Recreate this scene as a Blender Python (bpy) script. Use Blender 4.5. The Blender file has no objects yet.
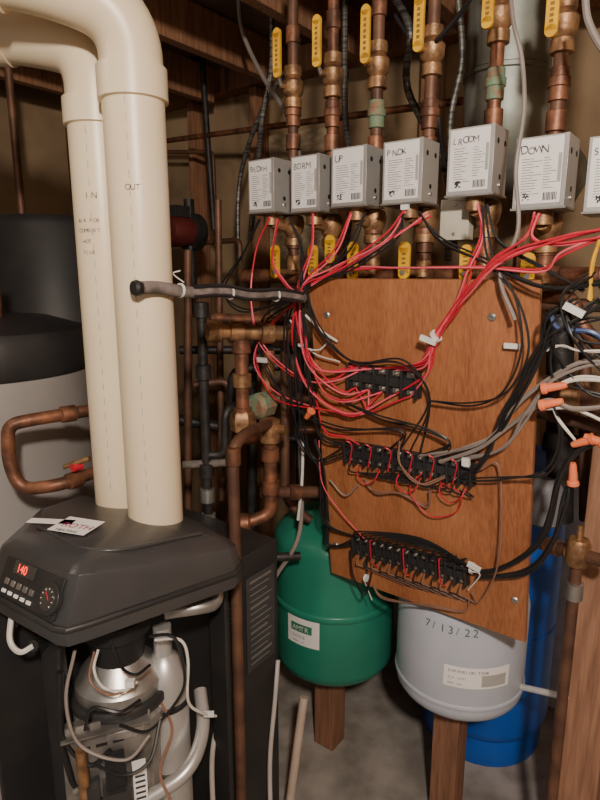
import bpy, bmesh, math, random
from mathutils import Vector, Matrix
random.seed(7)
V=Vector
# ---------------------------------------------------------------- camera (phone, 1.55 m high, pitched down 12 deg)
CZ=1.55; PT=math.radians(12); F=590.0
cam_d=bpy.data.cameras.new("camera"); cam=bpy.data.objects.new("camera",cam_d)
bpy.context.collection.objects.link(cam)
cam.location=(0,0,CZ); cam.rotation_euler=(math.radians(90)-PT,0,0)
cam_d.sensor_fit='VERTICAL'; cam_d.sensor_height=24; cam_d.lens=F/800*24; cam_d.clip_start=0.02
bpy.context.scene.camera=cam
O=V((0,0,CZ))
def ray(px,py):
    u=(px-300)/F; v=(400-py)/F
    return V((u, math.cos(PT)+v*math.sin(PT), v*math.cos(PT)-math.sin(PT)))
# wall frame: the plumbing wall runs along A, faces N
A=V((.803,-.596,0)).normalized(); N=V((-.596,-.803,0)).normalized(); Z=V((0,0,1)); X=V((1,0,0)); Y=V((0,1,0))
B0=V((.019,1.40,CZ))
def P(px,py,t):   # survey point lying t metres behind the board-top plane
    r=ray(px,py); s=((B0-O).dot(N)-t)/r.dot(N); return O+r*s
def PY(px,py,d):  # survey point at distance d
    r=ray(px,py); return O+r*(d/r.y)
def zed(py,d): return PY(300,py,d).z
# board frame
TL=PY(308,279,1.40)
bx=V((.795,-.606,0)).normalized(); bd=V((.091,.107,-.99)); bd=(bd-bx*bd.dot(bx)).normalized(); bn=-(bx.cross(bd)).normalized()
def PB(px,py,off=0):
    r=ray(px,py); s=((TL-O).dot(bn)+off)/r.dot(bn); return O+r*s
def onf(s,t,z): # wall coordinates -> world
    return A*s - N*t + N*(B0.x*N.x+B0.y*N.y) + Z*z
# ---------------------------------------------------------------- materials
def M(name,c,rough=.5,metal=0,c2=None,scale=15,bump=0,stretch=(1,1,1),lo=.35,hi=.65,emit=0,coat=0,bscale=None):
    m=bpy.data.materials.new(name); m.use_nodes=True; nt=m.node_tree; b=nt.nodes["Principled BSDF"]
    b.inputs["Roughness"].default_value=rough; b.inputs["Metallic"].default_value=metal
    b.inputs["Coat Weight"].default_value=coat
    if c2 is None: c2=tuple(x*.8 for x in c)
    tc=nt.nodes.new("ShaderNodeTexCoord"); mp=nt.nodes.new("ShaderNodeMapping"); mp.inputs["Scale"].default_value=stretch
    nz=nt.nodes.new("ShaderNodeTexNoise"); nz.inputs["Scale"].default_value=scale; nz.inputs["Detail"].default_value=6
    cr=nt.nodes.new("ShaderNodeValToRGB"); cr.color_ramp.elements[0].position=lo; cr.color_ramp.elements[1].position=hi
    cr.color_ramp.elements[0].color=(*c2,1); cr.color_ramp.elements[1].color=(*c,1)
    l=nt.links.new
    l(tc.outputs["Object"],mp.inputs["Vector"]); l(mp.outputs[0],nz.inputs["Vector"]); l(nz.outputs[0],cr.inputs[0]); l(cr.outputs[0],b.inputs["Base Color"])
    if emit: b.inputs["Emission Color"].default_value=(*c,1); b.inputs["Emission Strength"].default_value=emit
    if bump:
        n2=nt.nodes.new("ShaderNodeTexNoise"); n2.inputs["Scale"].default_value=bscale or scale*3; n2.inputs["Detail"].default_value=5
        l(mp.outputs[0],n2.inputs["Vector"])
        bp=nt.nodes.new("ShaderNodeBump"); bp.inputs["Strength"].default_value=bump; bp.inputs["Distance"].default_value=.004
        l(n2.outputs[0],bp.inputs["Height"]); l(bp.outputs[0],b.inputs["Normal"])
    return m
m_wall=M("wall_tan",(.36,.25,.145),.9,0,(.20,.135,.08),3,.4)
m_osb=M("osb_sheathing",(.44,.34,.22),.85,0,(.26,.19,.12),25,.5,(1,1,2))
m_floor=M("concrete_floor",(.36,.33,.30),.85,0,(.2,.18,.16),9,.5)
m_ceil=M("ceiling_boards",(.22,.13,.08),.9,0,(.12,.07,.045),4,.3)
m_stud=M("stud_lumber",(.34,.17,.09),.75,0,(.20,.09,.05),14,.3,(6,6,.5))
m_rpost=M("weathered_lumber",(.36,.19,.115),.75,0,(.22,.11,.065),14,.3,(6,6,.5))
m_post=M("post_lumber",(.28,.135,.08),.8,0,(.17,.08,.045),14,.3,(6,6,.5))
m_pvc=M("cream_pvc",(.78,.66,.47),.36,0,(.73,.60,.42),4,.0)
m_ink=M("marker_ink",(.03,.03,.035),.7)
m_cop=M("aged_copper",(.36,.155,.085),.50,.55,(.11,.052,.034),22,.3,lo=.4,hi=.7)
m_copd=M("brown_patina_copper",(.19,.095,.058),.55,.4,(.09,.045,.032),14,.2)
m_brass=M("brass",(.44,.25,.12),.46,.6,(.15,.08,.045),35,.3)
m_verd=M("verdigris",(.15,.30,.20),.7,.2,(.28,.14,.08),40,.4)
m_iron=M("black_iron",(.045,.042,.042),.5,.4,(.02,.02,.02),30,.3)
m_steel=M("zinc_steel",(.55,.54,.52),.38,.85,(.35,.34,.33),20,.1)
m_alu=M("aluminium_cover",(.62,.61,.60),.36,.6,(.50,.49,.48),6,.05)
m_galv=M("galvanised_duct",(.30,.31,.275),.5,.6,(.16,.17,.145),9,.2)
m_yel=M("yellow_vinyl",(.85,.47,.02),.4,0,(.62,.32,.02),20)
m_white=M("white_label",(.84,.82,.81),.6,0,(.78,.76,.75),8)
m_wplast=M("white_plastic",(.80,.79,.77),.4)
m_tube=M("milky_tube",(.42,.39,.36),.4)
m_blk=M("black_plastic",(.020,.020,.022),.42,0,(.032,.031,.031),8,.15,coat=.1)
m_hood=M("hood_plastic",(.040,.041,.045),.34,0,(.060,.056,.054),5,.12,bscale=160)
m_case=M("black_case",(.016,.016,.018),.5,0,(.028,.026,.024),8,.1)
m_dark=M("dark_rubber",(.012,.012,.013),.6)
m_gtank=M("grey_jacket",(.38,.36,.34),.42,.1,(.31,.29,.28),3)
m_green=M("green_enamel",(.022,.225,.150),.33,0,(.018,.18,.12),5,.03)
m_grey=M("grey_enamel",(.50,.53,.61),.33,0,(.43,.46,.54),5,.03)
m_blue=M("blue_enamel",(.010,.12,.60),.4,0,(.008,.08,.42),5,.03)
m_red=M("red_wire",(.60,.02,.05),.4,0,(.45,.015,.03),5)
m_pink=M("pale_red_wire",(.80,.13,.19),.4,0,(.68,.08,.12),5)
m_bwire=M("black_wire",(.015,.015,.017),.4)
m_gwire=M("grey_cable",(.26,.22,.20),.5)
m_brw=M("brown_wire",(.25,.13,.09),.5)
m_wwire=M("white_wire",(.72,.68,.62),.45)
m_blw=M("blue_wire",(.06,.10,.25),.4)
m_or=M("orange_wirenut",(.90,.22,.09),.45)
m_disp=M("red_display",(1,.04,.02),.4,emit=2.5)
m_glass=M("gauge_glass",(.05,.05,.05),.15,coat=1)
m_cable=M("armored_cable",(.22,.21,.19),.45,.7,(.05,.05,.05),1,.3,(1,1,160))
m_foam=M("grey_wrap",(.20,.16,.15),.8,0,(.08,.07,.06),40,.5)
m_beige=M("beige_plate",(.60,.56,.46),.6)
m_stamp=M("stamp_grey",(.42,.41,.40),.6)
m_hp=M("handle_print",(.25,.15,.02),.6)
m_lines=M("label_lines",(.16,.16,.155),.6)
def board_mat():
    m=bpy.data.materials.new("stained_plywood"); m.use_nodes=True; nt=m.node_tree; b=nt.nodes["Principled BSDF"]; l=nt.links.new
    b.inputs["Roughness"].default_value=.40; b.inputs["Coat Weight"].default_value=.2; b.inputs["Coat Roughness"].default_value=.3
    tc=nt.nodes.new("ShaderNodeTexCoord"); mp=nt.nodes.new("ShaderNodeMapping"); mp.inputs["Scale"].default_value=(1,1,.07)
    mp.inputs["Rotation"].default_value=(0,math.radians(5),0)
    l(tc.outputs["Object"],mp.inputs[0])
    w=nt.nodes.new("ShaderNodeTexNoise"); w.inputs["Scale"].default_value=10; w.inputs["Detail"].default_value=3; w.inputs["Distortion"].default_value=.8
    n=nt.nodes.new("ShaderNodeTexNoise"); n.inputs["Scale"].default_value=230; n.inputs["Detail"].default_value=4
    l(mp.outputs[0],w.inputs["Vector"]); l(mp.outputs[0],n.inputs["Vector"])
    mx=nt.nodes.new("ShaderNodeMix"); mx.inputs[0].default_value=.5
    l(w.outputs[0],mx.inputs[2]); l(n.outputs[0],mx.inputs[3])
    cr=nt.nodes.new("ShaderNodeValToRGB"); e=cr.color_ramp.elements
    e[0].position=.34; e[0].color=(.22,.075,.030,1); e[1].position=.68; e[1].color=(.44,.185,.080,1)
    k=e.new(.5); k.color=(.34,.128,.052,1)
    l(mx.outputs[0],cr.inputs[0]); l(cr.outputs[0],b.inputs["Base Color"])
    return m
m_ply=board_mat()
# ---------------------------------------------------------------- mesh builder
def fillet(pts,rad,n=6):
    out=[pts[0]]
    for i in range(1,len(pts)-1):
        a,b,c=pts[i-1],pts[i],pts[i+1]
        d1=(a-b); d2=(c-b); k=min(rad,d1.length*.49,d2.length*.49)
        p=b+d1.normalized()*k; q=b+d2.normalized()*k
        for j in range(n+1):
            t=j/n; out.append(p*(1-t)**2+b*2*t*(1-t)+q*t*t)
    out.append(pts[-1]); return out
def smooth(pts,n=7):
    if len(pts)<3: return pts
    q=[pts[0]*2-pts[1]]+pts+[pts[-1]*2-pts[-2]]; out=[]
    for i in range(1,len(q)-2):
        a,b,c,d=q[i-1],q[i],q[i+1],q[i+2]
        for j in range(n):
            t=j/n
            out.append(.5*((2*b)+(c-a)*t+(2*a-5*b+4*c-d)*t*t+(3*b-a-3*c+d)*t**3))
    out.append(pts[-1]); return out
class B:
    def __init__(s,name): s.name=name; s.bm=bmesh.new(); s.mats=[]
    def mi(s,m):
        if m not in s.mats: s.mats.append(m)
        return s.mats.index(m)
    def tube(s,pts,r,m,seg=14,caps=True,rs=None):
        pts=[p for i,p in enumerate(pts) if i==0 or (p-pts[i-1]).length>1e-5]
        k=s.mi(m); rings=[]; prev=None
        for i,p in enumerate(pts):
            if i==0: t=pts[1]-p
            elif i==len(pts)-1: t=p-pts[i-1]
            else: t=(pts[i+1]-p).normalized()+(p-pts[i-1]).normalized()
            t.normalize()
            if prev is None:
                u=t.cross(Z if abs(t.z)<.9 else X).normalized()
            else: u=(prev-t*prev.dot(t)).normalized()
            prev=u; w=t.cross(u); rr=rs[i] if rs else r
            rings.append([s.bm.verts.new(p+(u*math.cos(2*math.pi*j/seg)+w*math.sin(2*math.pi*j/seg))*rr) for j in range(seg)])
        for a,b in zip(rings,rings[1:]):
            for j in range(seg):
                f=s.bm.faces.new((a[j],a[(j+1)%seg],b[(j+1)%seg],b[j])); f.material_index=k; f.smooth=True
        if caps:
            f=s.bm.faces.new(rings[0][::-1]); f.material_index=k
            f=s.bm.faces.new(rings[-1]); f.material_index=k
    def cyl(s,p,q,r,m,seg=20): s.tube([p,q],r,m,seg)
    def lathe(s,c,prof,m,axis=Z,seg=32):
        k=s.mi(m); axis=axis.normalized(); u=axis.cross(Y if abs(axis.y)<.9 else X).normalized(); w=axis.cross(u); rings=[]
        for (r,h) in prof:
            rings.append([s.bm.verts.new(c+axis*h+(u*math.cos(2*math.pi*j/seg)+w*math.sin(2*math.pi*j/seg))*max(r,1e-4)) for j in range(seg)])
        for a,b in zip(rings,rings[1:]):
            for j in range(seg):
                f=s.bm.faces.new((a[j],a[(j+1)%seg],b[(j+1)%seg],b[j])); f.material_index=k; f.smooth=True
        f=s.bm.faces.new(rings[0][::-1]); f.material_index=k
        f=s.bm.faces.new(rings[-1]); f.material_index=k
    def box(s,c,size,m,ax=(X,Y,Z)):
        k=s.mi(m); vs=[]
        for sx in(-.5,.5):
            for sy in(-.5,.5):
                for sz in(-.5,.5): vs.append(s.bm.verts.new(c+ax[0]*size[0]*sx+ax[1]*size[1]*sy+ax[2]*size[2]*sz))
        for q in((0,1,3,2),(4,6,7,5),(0,4,5,1),(2,3,7,6),(0,2,6,4),(1,5,7,3)):
            f=s.bm.faces.new([vs[i] for i in q]); f.material_index=k
    def prism(s,bot,top,m):
        k=s.mi(m); a=[s.bm.verts.new(p) for p in bot]; b=[s.bm.verts.new(p) for p in top]; n=len(a)
        for j in range(n):
            f=s.bm.faces.new((a[j],a[(j+1)%n],b[(j+1)%n],b[j])); f.material_index=k
        f=s.bm.faces.new(a[::-1]); f.material_index=k
        f=s.bm.faces.new(b); f.material_index=k
    def finish(s,parent=None,bevel=0,ang=35,bseg=2,sm=False):
        bmesh.ops.recalc_face_normals(s.bm,faces=s.bm.faces)
        me=bpy.data.meshes.new(s.name); s.bm.to_mesh(me); s.bm.free()
        for m in s.mats: me.materials.append(m)
        if sm:
            for p in me.polygons: p.use_smooth=True
        me.set_sharp_from_angle(angle=math.radians(ang))
        o=bpy.data.objects.new(s.name,me); bpy.context.collection.objects.link(o)
        if bevel:
            md=o.modifiers.new("bevel",'BEVEL'); md.width=bevel; md.segments=bseg; md.limit_method='ANGLE'; md.angle_limit=math.radians(40)
        if parent: o.parent=parent
        return o
def txt(s,o,xd,yd,size,m,parent,name="lettering",thin=0):
    c=bpy.data.curves.new(name,'FONT'); c.body=s; c.size=size; c.extrude=.0001; c.offset=-thin*size
    t=bpy.data.objects.new("tmp",c); bpy.context.collection.objects.link(t)
    bpy.context.view_layer.update()
    me=bpy.data.meshes.new_from_object(t.evaluated_get(bpy.context.evaluated_depsgraph_get()))
    bpy.data.objects.remove(t); me.materials.clear(); me.materials.append(m)
    xd=xd.normalized(); yd=(yd-xd*yd.dot(xd)).normalized(); zd=xd.cross(yd)
    me.transform(Matrix(((xd.x,yd.x,zd.x,o.x),(xd.y,yd.y,zd.y,o.y),(xd.z,yd.z,zd.z,o.z),(0,0,0,1))))
    q=bpy.data.objects.new(name,me); bpy.context.collection.objects.link(q); q.parent=parent; return q
def scrawl(s,o,xd,yd,size,m,parent,thin=.018):
    # hand lettering: each character tilted and nudged a little
    x=0
    for ch in s:
        if ch!=" ":
            t=random.uniform(-.18,.18); sz=size*random.uniform(.85,1.12)
            txt(ch,o+xd*x+yd*random.uniform(-.08,.08)*size,(xd+yd*t),(yd-xd*t),sz,m,parent,thin=thin)
        x+=size*.60
def curved_txt(s,cx,cy,r,z,ang,size,m,parent):
    for line_i,line in enumerate(s.split("\n")):
        a=ang
        for ch in line:
            nrm=V((math.cos(a),math.sin(a),0)); xd=V((-math.sin(a),math.cos(a),0))
            if ch!=" ": txt(ch,V((cx,cy,z-line_i*size*1.15))+nrm*(r+.0006),xd,Z,size,m,parent,thin=.01)
            a+=size*.66/r
def patch(b,cx,cy,r,z0,z1,a0,a1,m,n=12):
    k=b.mi(m); prev=None
    for i in range(n+1):
        a=a0+(a1-a0)*i/n; d=V((math.cos(a),math.sin(a),0))
        c=(b.bm.verts.new(V((cx,cy,z0))+d*r),b.bm.verts.new(V((cx,cy,z1))+d*r))
        if prev:
            f=b.bm.faces.new((prev[0],c[0],c[1],prev[1])); f.material_index=k; f.smooth=True
        prev=c
# ---------------------------------------------------------------- room shell
WT=1.05; SL=-2.7; SR=1.6; CH=2.45
b=B("wall_back"); b.box(onf((SL+SR)/2,WT+.05,CH/2),(SR-SL+.2,.1,CH),m_wall,(A,N,Z)); b.finish()
b=B("wall_left"); b.box(onf(SL-.05,WT-1.9,CH/2),(.1,3.8,CH),m_wall,(A,N,Z)); b.finish()
b=B("wall_right"); b.box(onf(SR+.05,WT-1.9,CH/2),(.1,3.8,CH),m_wall,(A,N,Z)); b.finish()
b=B("floor"); b.box(onf((SL+SR)/2,WT-1.9,-.05),(SR-SL+.2,3.9,.1),m_floor,(A,N,Z)); b.finish()
b=B("ceiling"); b.box(onf((SL+SR)/2,WT-1.9,CH+.05),(SR-SL+.2,3.9,.1),m_ceil,(A,N,Z)); b.finish()
for i,s in enumerate((-2.6,-2.2,-1.81,-1.4,-1.0,-.62,-.2,.25,.65,1.1,1.5)):
    b=B("wall_stud"); b.box(onf(s,WT-.045,CH/2-.055),(.04,.088,CH-.11),m_stud,(A,N,Z)); b.finish(bevel=.002)
b=B("wall_top_plate"); b.box(onf((SL+SR)/2,WT-.045,CH-.05),(SR-SL-.02,.088,.098),m_stud,(A,N,Z)); b.finish(bevel=.002)
b=B("ceiling_joists")
for s in (-2.4,-2.0,-1.6,-1.2,-.8,-.4,0,.4,.8): b.box(onf(s,WT-1.75,CH-.02-.07),(.04,3.2,.14),m_stud,(A,N,Z))
b.finish(bevel=.002)
b=B("sheathing_panel"); b.box(onf(-1.6,WT-.01,1.55),(.36,.018,1.2),m_osb,(A,N,Z)); b.finish()
c=P(590,620,.28)
b=B("wooden_post"); b.box(V((c.x+.02,c.y,.74)),(.09,.09,1.48),m_rpost,(A,N,Z)); b.finish(bevel=.003)
# ---------------------------------------------------------------- tanks
def vtank(name,px,py,d,r,z0,z1,m,dome=.55):
    c=PY(px,py,d); b=B(name); cc=V((c.x,c.y,0)); prof=[]; dh=r*dome
    for i in range(9):
        a=math.pi/2*i/8; prof.append((r*math.sin(a),z0+dh*(1-math.cos(a))))
    for i in range(9):
        a=math.pi/2*i/8; prof.append((r*math.cos(a),z1-dh*(1-math.sin(a))))
    b.lathe(cc,prof,m,seg=64); return b,c
gz0=zed(686,1.62); gz1=zed(514,1.68)
R_=.190
b,c=vtank("green_expansion_tank",334,610,1.725,R_,gz0,gz1,m_green,.45)
gc=V((c.x,c.y,0)); zm=(gz0+gz1)/2+.01
b.lathe(gc,[(R_,zm-.018),(R_+.004,zm-.014),(R_+.004,zm+.002),(R_,zm+.006)],m_green,seg=64)
b.cyl(V((c.x,c.y,gz1-.01)),V((c.x,c.y,gz1+.09)),.016,m_brass)
a0=math.atan2(-c.y,-c.x)
zl=zed(637,1.54); RL=R_+.0015
patch(b,c.x,c.y,RL,zl-.045,zl+.045,a0-.80,a0-.22,m_white)
patch(b,c.x,c.y,RL+.001,zl-.002,zl+.024,a0-.72,a0-.34,M("label_green",(.03,.22,.12),.5))
g=b.finish(ang=50)
curved_txt("AMTR",c.x,c.y,RL+.0012,zl+.003,a0-.69,.022,m_white,g)
curved_txt("EXTROL",c.x,c.y,RL,zl-.022,a0-.69,.012,m_ink,g)
curved_txt("MODEL 60",c.x,c.y,RL,zl-.037,a0-.69,.008,m_ink,g)
b=B("tank_support_post"); b.box(V((c.x-.01,c.y,gz0/2+.004)),(.075,.075,gz0+.008),m_post,(A,N,Z)); b.finish(bevel=.003)
Rg=.172
z0=zed(710,1.40); z1=zed(570,1.44)
b,c=vtank("grey_expansion_tank",459,655,1.46,Rg,z0,z1,m_grey,.45)
b.cyl(V((c.x,c.y,z1-.01)),V((c.x,c.y,z1+.08)),.016,m_brass)
a0=math.atan2(-c.y,-c.x); zl=zed(676,1.30)
patch(b,c.x,c.y,Rg+.0015,zl-.028,zl+.030,a0-.20,a0+.78,m_white)
patch(b,c.x,c.y,Rg+.0022,zl-.022,zl+.010,a0+.34,a0+.72,m_stamp)
b.lathe(V((c.x,c.y,0)),[(Rg,z0+.085),(Rg+.003,z0+.088),(Rg+.003,z0+.096),(Rg,z0+.1)],m_grey,seg=64)
g=b.finish(ang=50)
curved_txt("EXPANSION TANK",c.x,c.y,Rg+.002,zl+.014,a0-.14,.011,m_ink,g)
curved_txt("AIR 12PSI",c.x,c.y,Rg+.002,zl-.004,a0-.14,.008,m_ink,g)
curved_txt("MAX 100",c.x,c.y,Rg+.002,zl-.02,a0-.14,.008,m_ink,g)
curved_txt("7/13/22",c.x,c.y,Rg+.001,zed(632,1.31),a0-.52,.030,M("green_marker",(.03,.09,.06),.7),g)
b=B("tank_support_post"); b.box(V((c.x-.012,c.y,z0/2+.004)),(.075,.075,z0+.008),m_post,(A,N,Z)); b.finish(bevel=.003)
b,c=vtank("blue_pressure_tank",486,640,1.80,.210,.03,zed(440,1.8),m_blue,.5)
b.lathe(V((c.x,c.y,0)),[(.190,0),(.195,.02),(.190,.12)],m_blue)
for z in (.45,.85): b.lathe(V((c.x,c.y,0)),[(.210,z),(.213,z+.004),(.213,z+.012),(.210,z+.016)],m_blue,seg=64)
b.finish(ang=50)
b=B("indirect_water_heater"); c=V((-.90,1.62,0)); zt=zed(372,1.55)
b.lathe(c,[(.29,0),(.29,.03),(.30,.035),(.30,zt-.004),(.295,zt)],m_gtank,seg=64)
b.lathe(c,[(.302,zt-.002),(.308,zt+.01),(.308,zt+.085),(.295,zt+.11),(.2,zt+.14),(0,zt+.15)],m_blk,seg=64)
b.lathe(c,[(.305,.04),(.305,.06)],m_steel,seg=64)
b.cyl(c+V((.1,-.05,zt+.1)),c+V((.1,-.05,zt+.3)),.014,m_cop)
aa=math.atan2(-c.y,-c.x); patch(b,c.x,c.y,.3015,zt-.16,zt-.05,aa-.25,aa-.05,m_white)
patch(b,c.x,c.y,.3015,.30,.75,aa-.2,aa-.05,m_blk)
b.finish(ang=40)
b=B("dark_water_heater"); c=V((-.93,2.28,0)); zt=zed(216,2.1)
b.lathe(c,[(.28,0),(.28,zt-.03),(.26,zt),(0,zt+.012)],m_case,seg=56)
b.lathe(c,[(.284,zt-.45),(.287,zt-.44),(.287,zt-.42),(.284,zt-.41)],m_case,seg=56)
b.cyl(c+V((.1,0,zt)),c+V((.1,0,CH-.17)),.014,m_copd); b.cyl(c+V((-.1,0,zt)),c+V((-.1,0,CH-.17)),.014,m_copd)
b.finish(ang=40)
# ---------------------------------------------------------------- PVC intake / exhaust
def pvc(name,pts,r,couplings,txts,rad):
    b=B(name); b.tube(fillet(pts,rad,12),r,m_pvc,40)
    for p,q in couplings: b.tube([p,p+(q-p)*.03,p+(q-p)*.97,q],0,m_pvc,40,rs=[r*1.02,r*1.12,r*1.12,r*1.02])
    for j in range(26):
        a=txts[0][1]+.16; z=1.12+.030*j
        if z<pts[1].z-.12: b.box(V((pts[0].x+math.cos(a)*(r+.0002),pts[0].y+math.sin(a)*(r+.0002),z)),(.0012,.0012,.014),m_stamp)
    o=b.finish(ang=40)
    for (s,a,z,sz) in txts: curved_txt(s,pts[0].x,pts[0].y,r,z,a,sz,m_ink,o)
    return o
xr,yr=-.2945,1.13
zb=.97
ar=math.atan2(-yr,-xr)
z_e=PY(120,14,yr).z
hp=[V((xr-.14,yr-.055,z_e+.04)),V((xr-.9,yr-.075,z_e+.085))]; hd=(hp[1]-hp[0]).normalized()
pvc("exhaust_vent_pipe",[V((xr,yr,zb)),V((xr,yr,z_e)),hp[0],hp[1]],.0545,
    [(V((xr,yr,zed(103,yr))),V((xr,yr,zed(68,yr)))),(hp[0]+hd*.05,hp[0]+hd*.095)],[("OUT",ar-.42,zed(190,1.08),.014)],.10)
xl,yl=-.390,1.218
al=math.atan2(-yl,-xl)
z2=PY(90,48,yl).z
pvc("air_intake_pipe",[V((xl,yl,zb)),V((xl,yl,z2)),V((xl-.14,yl+.02,z2+.035)),V((xl-.9,yl+.03,z2+.06))],.0545,
    [(V((xl,yl,zed(128,yl))),V((xl,yl,zed(100,yl)))),(V((xl-.16,yl+.02,z2+.036)),V((xl-.20,yl+.0205,z2+.038)))],
    [("IN",al-.55,zed(198,1.16),.016),("AIR FOR",al-.95,zed(222,1.16),.010),("COMBUST",al-.95,zed(232,1.16),.010),("HOT",al-.8,zed(243,1.16),.010),("FLUE",al-.8,zed(254,1.16),.010)],.09)
# ---------------------------------------------------------------- boiler
root=bpy.data.objects.new("boiler",None); bpy.context.collection.objects.link(root)
b=B("hood")
bot=[V((-.585,.995,.965)),V((-.565,.965,.965)),V((-.392,.848,.965)),V((-.372,.843,.965)),V((-.345,.860,.965)),V((-.125,1.025,.965)),V((-.115,1.06,.965)),V((-.15,1.15,.965)),V((-.28,1.25,.965)),V((-.53,1.32,.965)),V((-.60,1.25,.965))]
mid=[p+Z*.03 for p in bot]
top=[V((-.555,1.02,1.058)),V((-.540,.995,1.064)),V((-.375,.875,1.076)),V((-.356,.871,1.076)),V((-.335,.885,1.072)),V((-.135,1.045,1.037)),V((-.125,1.07,1.033)),V((-.17,1.13,1.035)),V((-.28,1.22,1.04)),V((-.52,1.29,1.045)),V((-.57,1.22,1.045))]
cen=V((-.34,1.08,0))
inn=[V((cen.x+(p.x-cen.x)*.84,cen.y+(p.y-cen.y)*.84,p.z+.018)) for p in top]
k=b.mi(m_hood); rings=[[b.bm.verts.new(p) for p in q] for q in (bot,mid,top,inn)]
for r0,r1 in zip(rings,rings[1:]):
    for j in range(len(bot)):
        f=b.bm.faces.new((r0[j],r0[(j+1)%11],r1[(j+1)%11],r1[j])); f.material_index=k
b.bm.faces.new(rings[0][::-1])
cv=b.bm.verts.new(V((cen.x,cen.y,1.080)))
for j in range(11): b.bm.faces.new((rings[3][j],rings[3][(j+1)%11],cv))
b.tube(mid+[mid[0]],.006,m_blk,8)
b.tube(smooth([V((-.50,1.05,1.079)),V((-.34,.93,1.090)),V((-.19,1.06,1.062))],8),.004,m_hood,8)
b.finish(root,bevel=.008,bseg=3,ang=50)
TLp,TRp=top[1],top[2]; BLp,BRp=mid[1],mid[2]
px_=(TRp-TLp).normalized(); up_=((TLp+TRp)/2-(BLp+BRp)/2).normalized(); nn=px_.cross(up_).normalized()
if nn.y>0: nn=-nn
def pan(u,v,off=.0): return BLp.lerp(BRp,u).lerp(TLp.lerp(TRp,u),v)+nn*off
b=B("control_panel")
b.box(pan(.57,.50,.001),(.178,.066,.006),m_blk,(px_,up_,nn))
b.box(pan(.46,.76,.005),(.064,.022,.003),m_glass,(px_,up_,nn))
for i in range(5): b.box(pan(.28+.090*i,.42,.006),(.012,.010,.003),m_steel,(px_,up_,nn))
for i in range(5): b.box(pan(.28+.090*i,.22,.006),(.011,.006,.003),m_white,(px_,up_,nn))
gp=.90
b.lathe(pan(gp,.48,.002),[(.0265,0),(.0265,.009),(.023,.010)],m_blk,nn,28)
b.lathe(pan(gp,.48,.006),[(.022,0),(.022,.0055)],m_steel,nn,28)
b.lathe(pan(gp,.48,.007),[(.019,0),(.019,.0065)],m_glass,nn,28)
b.box(pan(gp,.53,.014),(.002,.016,.001),m_red,((px_+up_).normalized(),(up_-px_).normalized(),nn))
for i in range(9):
    a=math.radians(-40+i*32.5); dd=px_*math.cos(a)+up_*math.sin(a); b.box(pan(gp,.48,.0138)+dd*.0155,(.003,.0012,.001),m_white,(dd,(up_*math.cos(a)-px_*math.sin(a)),nn))
b.finish(root,bevel=.0008)
txt("140",pan(.36,.67,.0068),px_,up_,.021,m_disp,root,"display_digits")
b=B("sticker"); 
e1=V((.75,-.25,0)).normalized(); e2=V((.25,.75,0)).normalized()
sc=V((-.418,1.03,1.091)); tn=V((-.02,-.06,1)).normalized()
b.box(sc,(.08,.062,.001),m_white,(e1,e2,tn)); b.box(sc+V((-.055,.02,.0)),(.09,.02,.001),m_white,(V((.9,-.1,0)).normalized(),V((.1,.9,0)).normalized(),tn))
b.box(sc-V((0,0,.006)),(.05,.04,.012),m_hood,(e1,e2,tn))
b.finish(root)
txt("ROTH",sc+V((-.030,-.002,.0012)),e1,e2,.024,M("ink_magenta",(.4,.03,.15),.5),root,"sticker_text")
txt("HEATING",sc+V((-.033,-.020,.0012)),e1,e2,.011,m_ink,root,"sticker_text")
b=B("case")
C=PY(241,590,1.20); zc=.935
c0=V((C.x,C.y,0)); e=V((.596,.803,0)); 
q=[c0,c0+e*.13,c0+e*.13-A*.40,c0-A*.40]
b.prism([V((p.x,p.y,0)) for p in q],[V((p.x,p.y,zc)) for p in q],m_case)
b.box(PY(217,600,1.14)+V((0,.02,-.40)),(.05,.012,.86),m_case,(A,N,Z))
q0=PY(47,640,.98)
b.box(V((q0.x,q0.y+.02,.48)),(.05,.02,.95),m_blk,((A+X*.2).normalized(),N,Z))
q0=V((-.50,1.10,.48)); b.box(q0,(.012,.30,.94),m_case,(A,N,Z))
for i in range(9): b.box(c0-A*.03+V((0,0,.85-.012*i))+N*.002,(.04,.004,.005),m_blk,(A,N,Z))
b.finish(root,bevel=.004)
b=B("rating_label")
lc=c0+e*.065+A*.0015+Z*.76
b.box(lc,(.10,.001,.24),M("label_dark",(.05,.05,.05),.5),(e,A,Z))
for i in range(14): b.box(lc+A*.001+Z*(.105-.016*i)-e*(.004*(i%3)),(.075-.008*(i%3),.001,.0025+.003*(i%4==0)),m_lines,(e,A,Z))
b.finish(root)
b=B("burner_assembly")
hc=PY(118,650,1.03); hc=V((hc.x,hc.y,0))
b.lathe(hc,[(.085,.05),(.085,.70),(.092,.705),(.092,.72),(.085,.725),(.085,.78),(.07,.80),(.045,.83)],m_steel,seg=36)
b.lathe(hc,[(.05,.82),(.056,.87),(.066,.88),(.066,.91),(.055,.92),(.055,.97)],m_dark,seg=30)
b.lathe(hc,[(.0925,.735),(.096,.74),(.096,.755),(.0925,.76)],m_blk,seg=36)
f0=PY(105,740,.93); fx=V((.93,.36,0)).normalized(); fn=V((.36,-.93,0)).normalized()
m_brk=M("bracket_steel",(.33,.31,.29),.45,.7,(.18,.17,.16),14,.15)
b.box(V((f0.x+.0,f0.y+.01,.50)),(.155,.004,.50),m_brk,(fx,fn,Z))
b.box(V((f0.x,f0.y+.01,.74)),(.155,.05,.004),m_brk,(fx,fn,Z))
b.box(V((f0.x,f0.y+.01,.50))+fx*.0775-fn*.02,(.004,.05,.50),m_brk,(fx,fn,Z))
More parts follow.
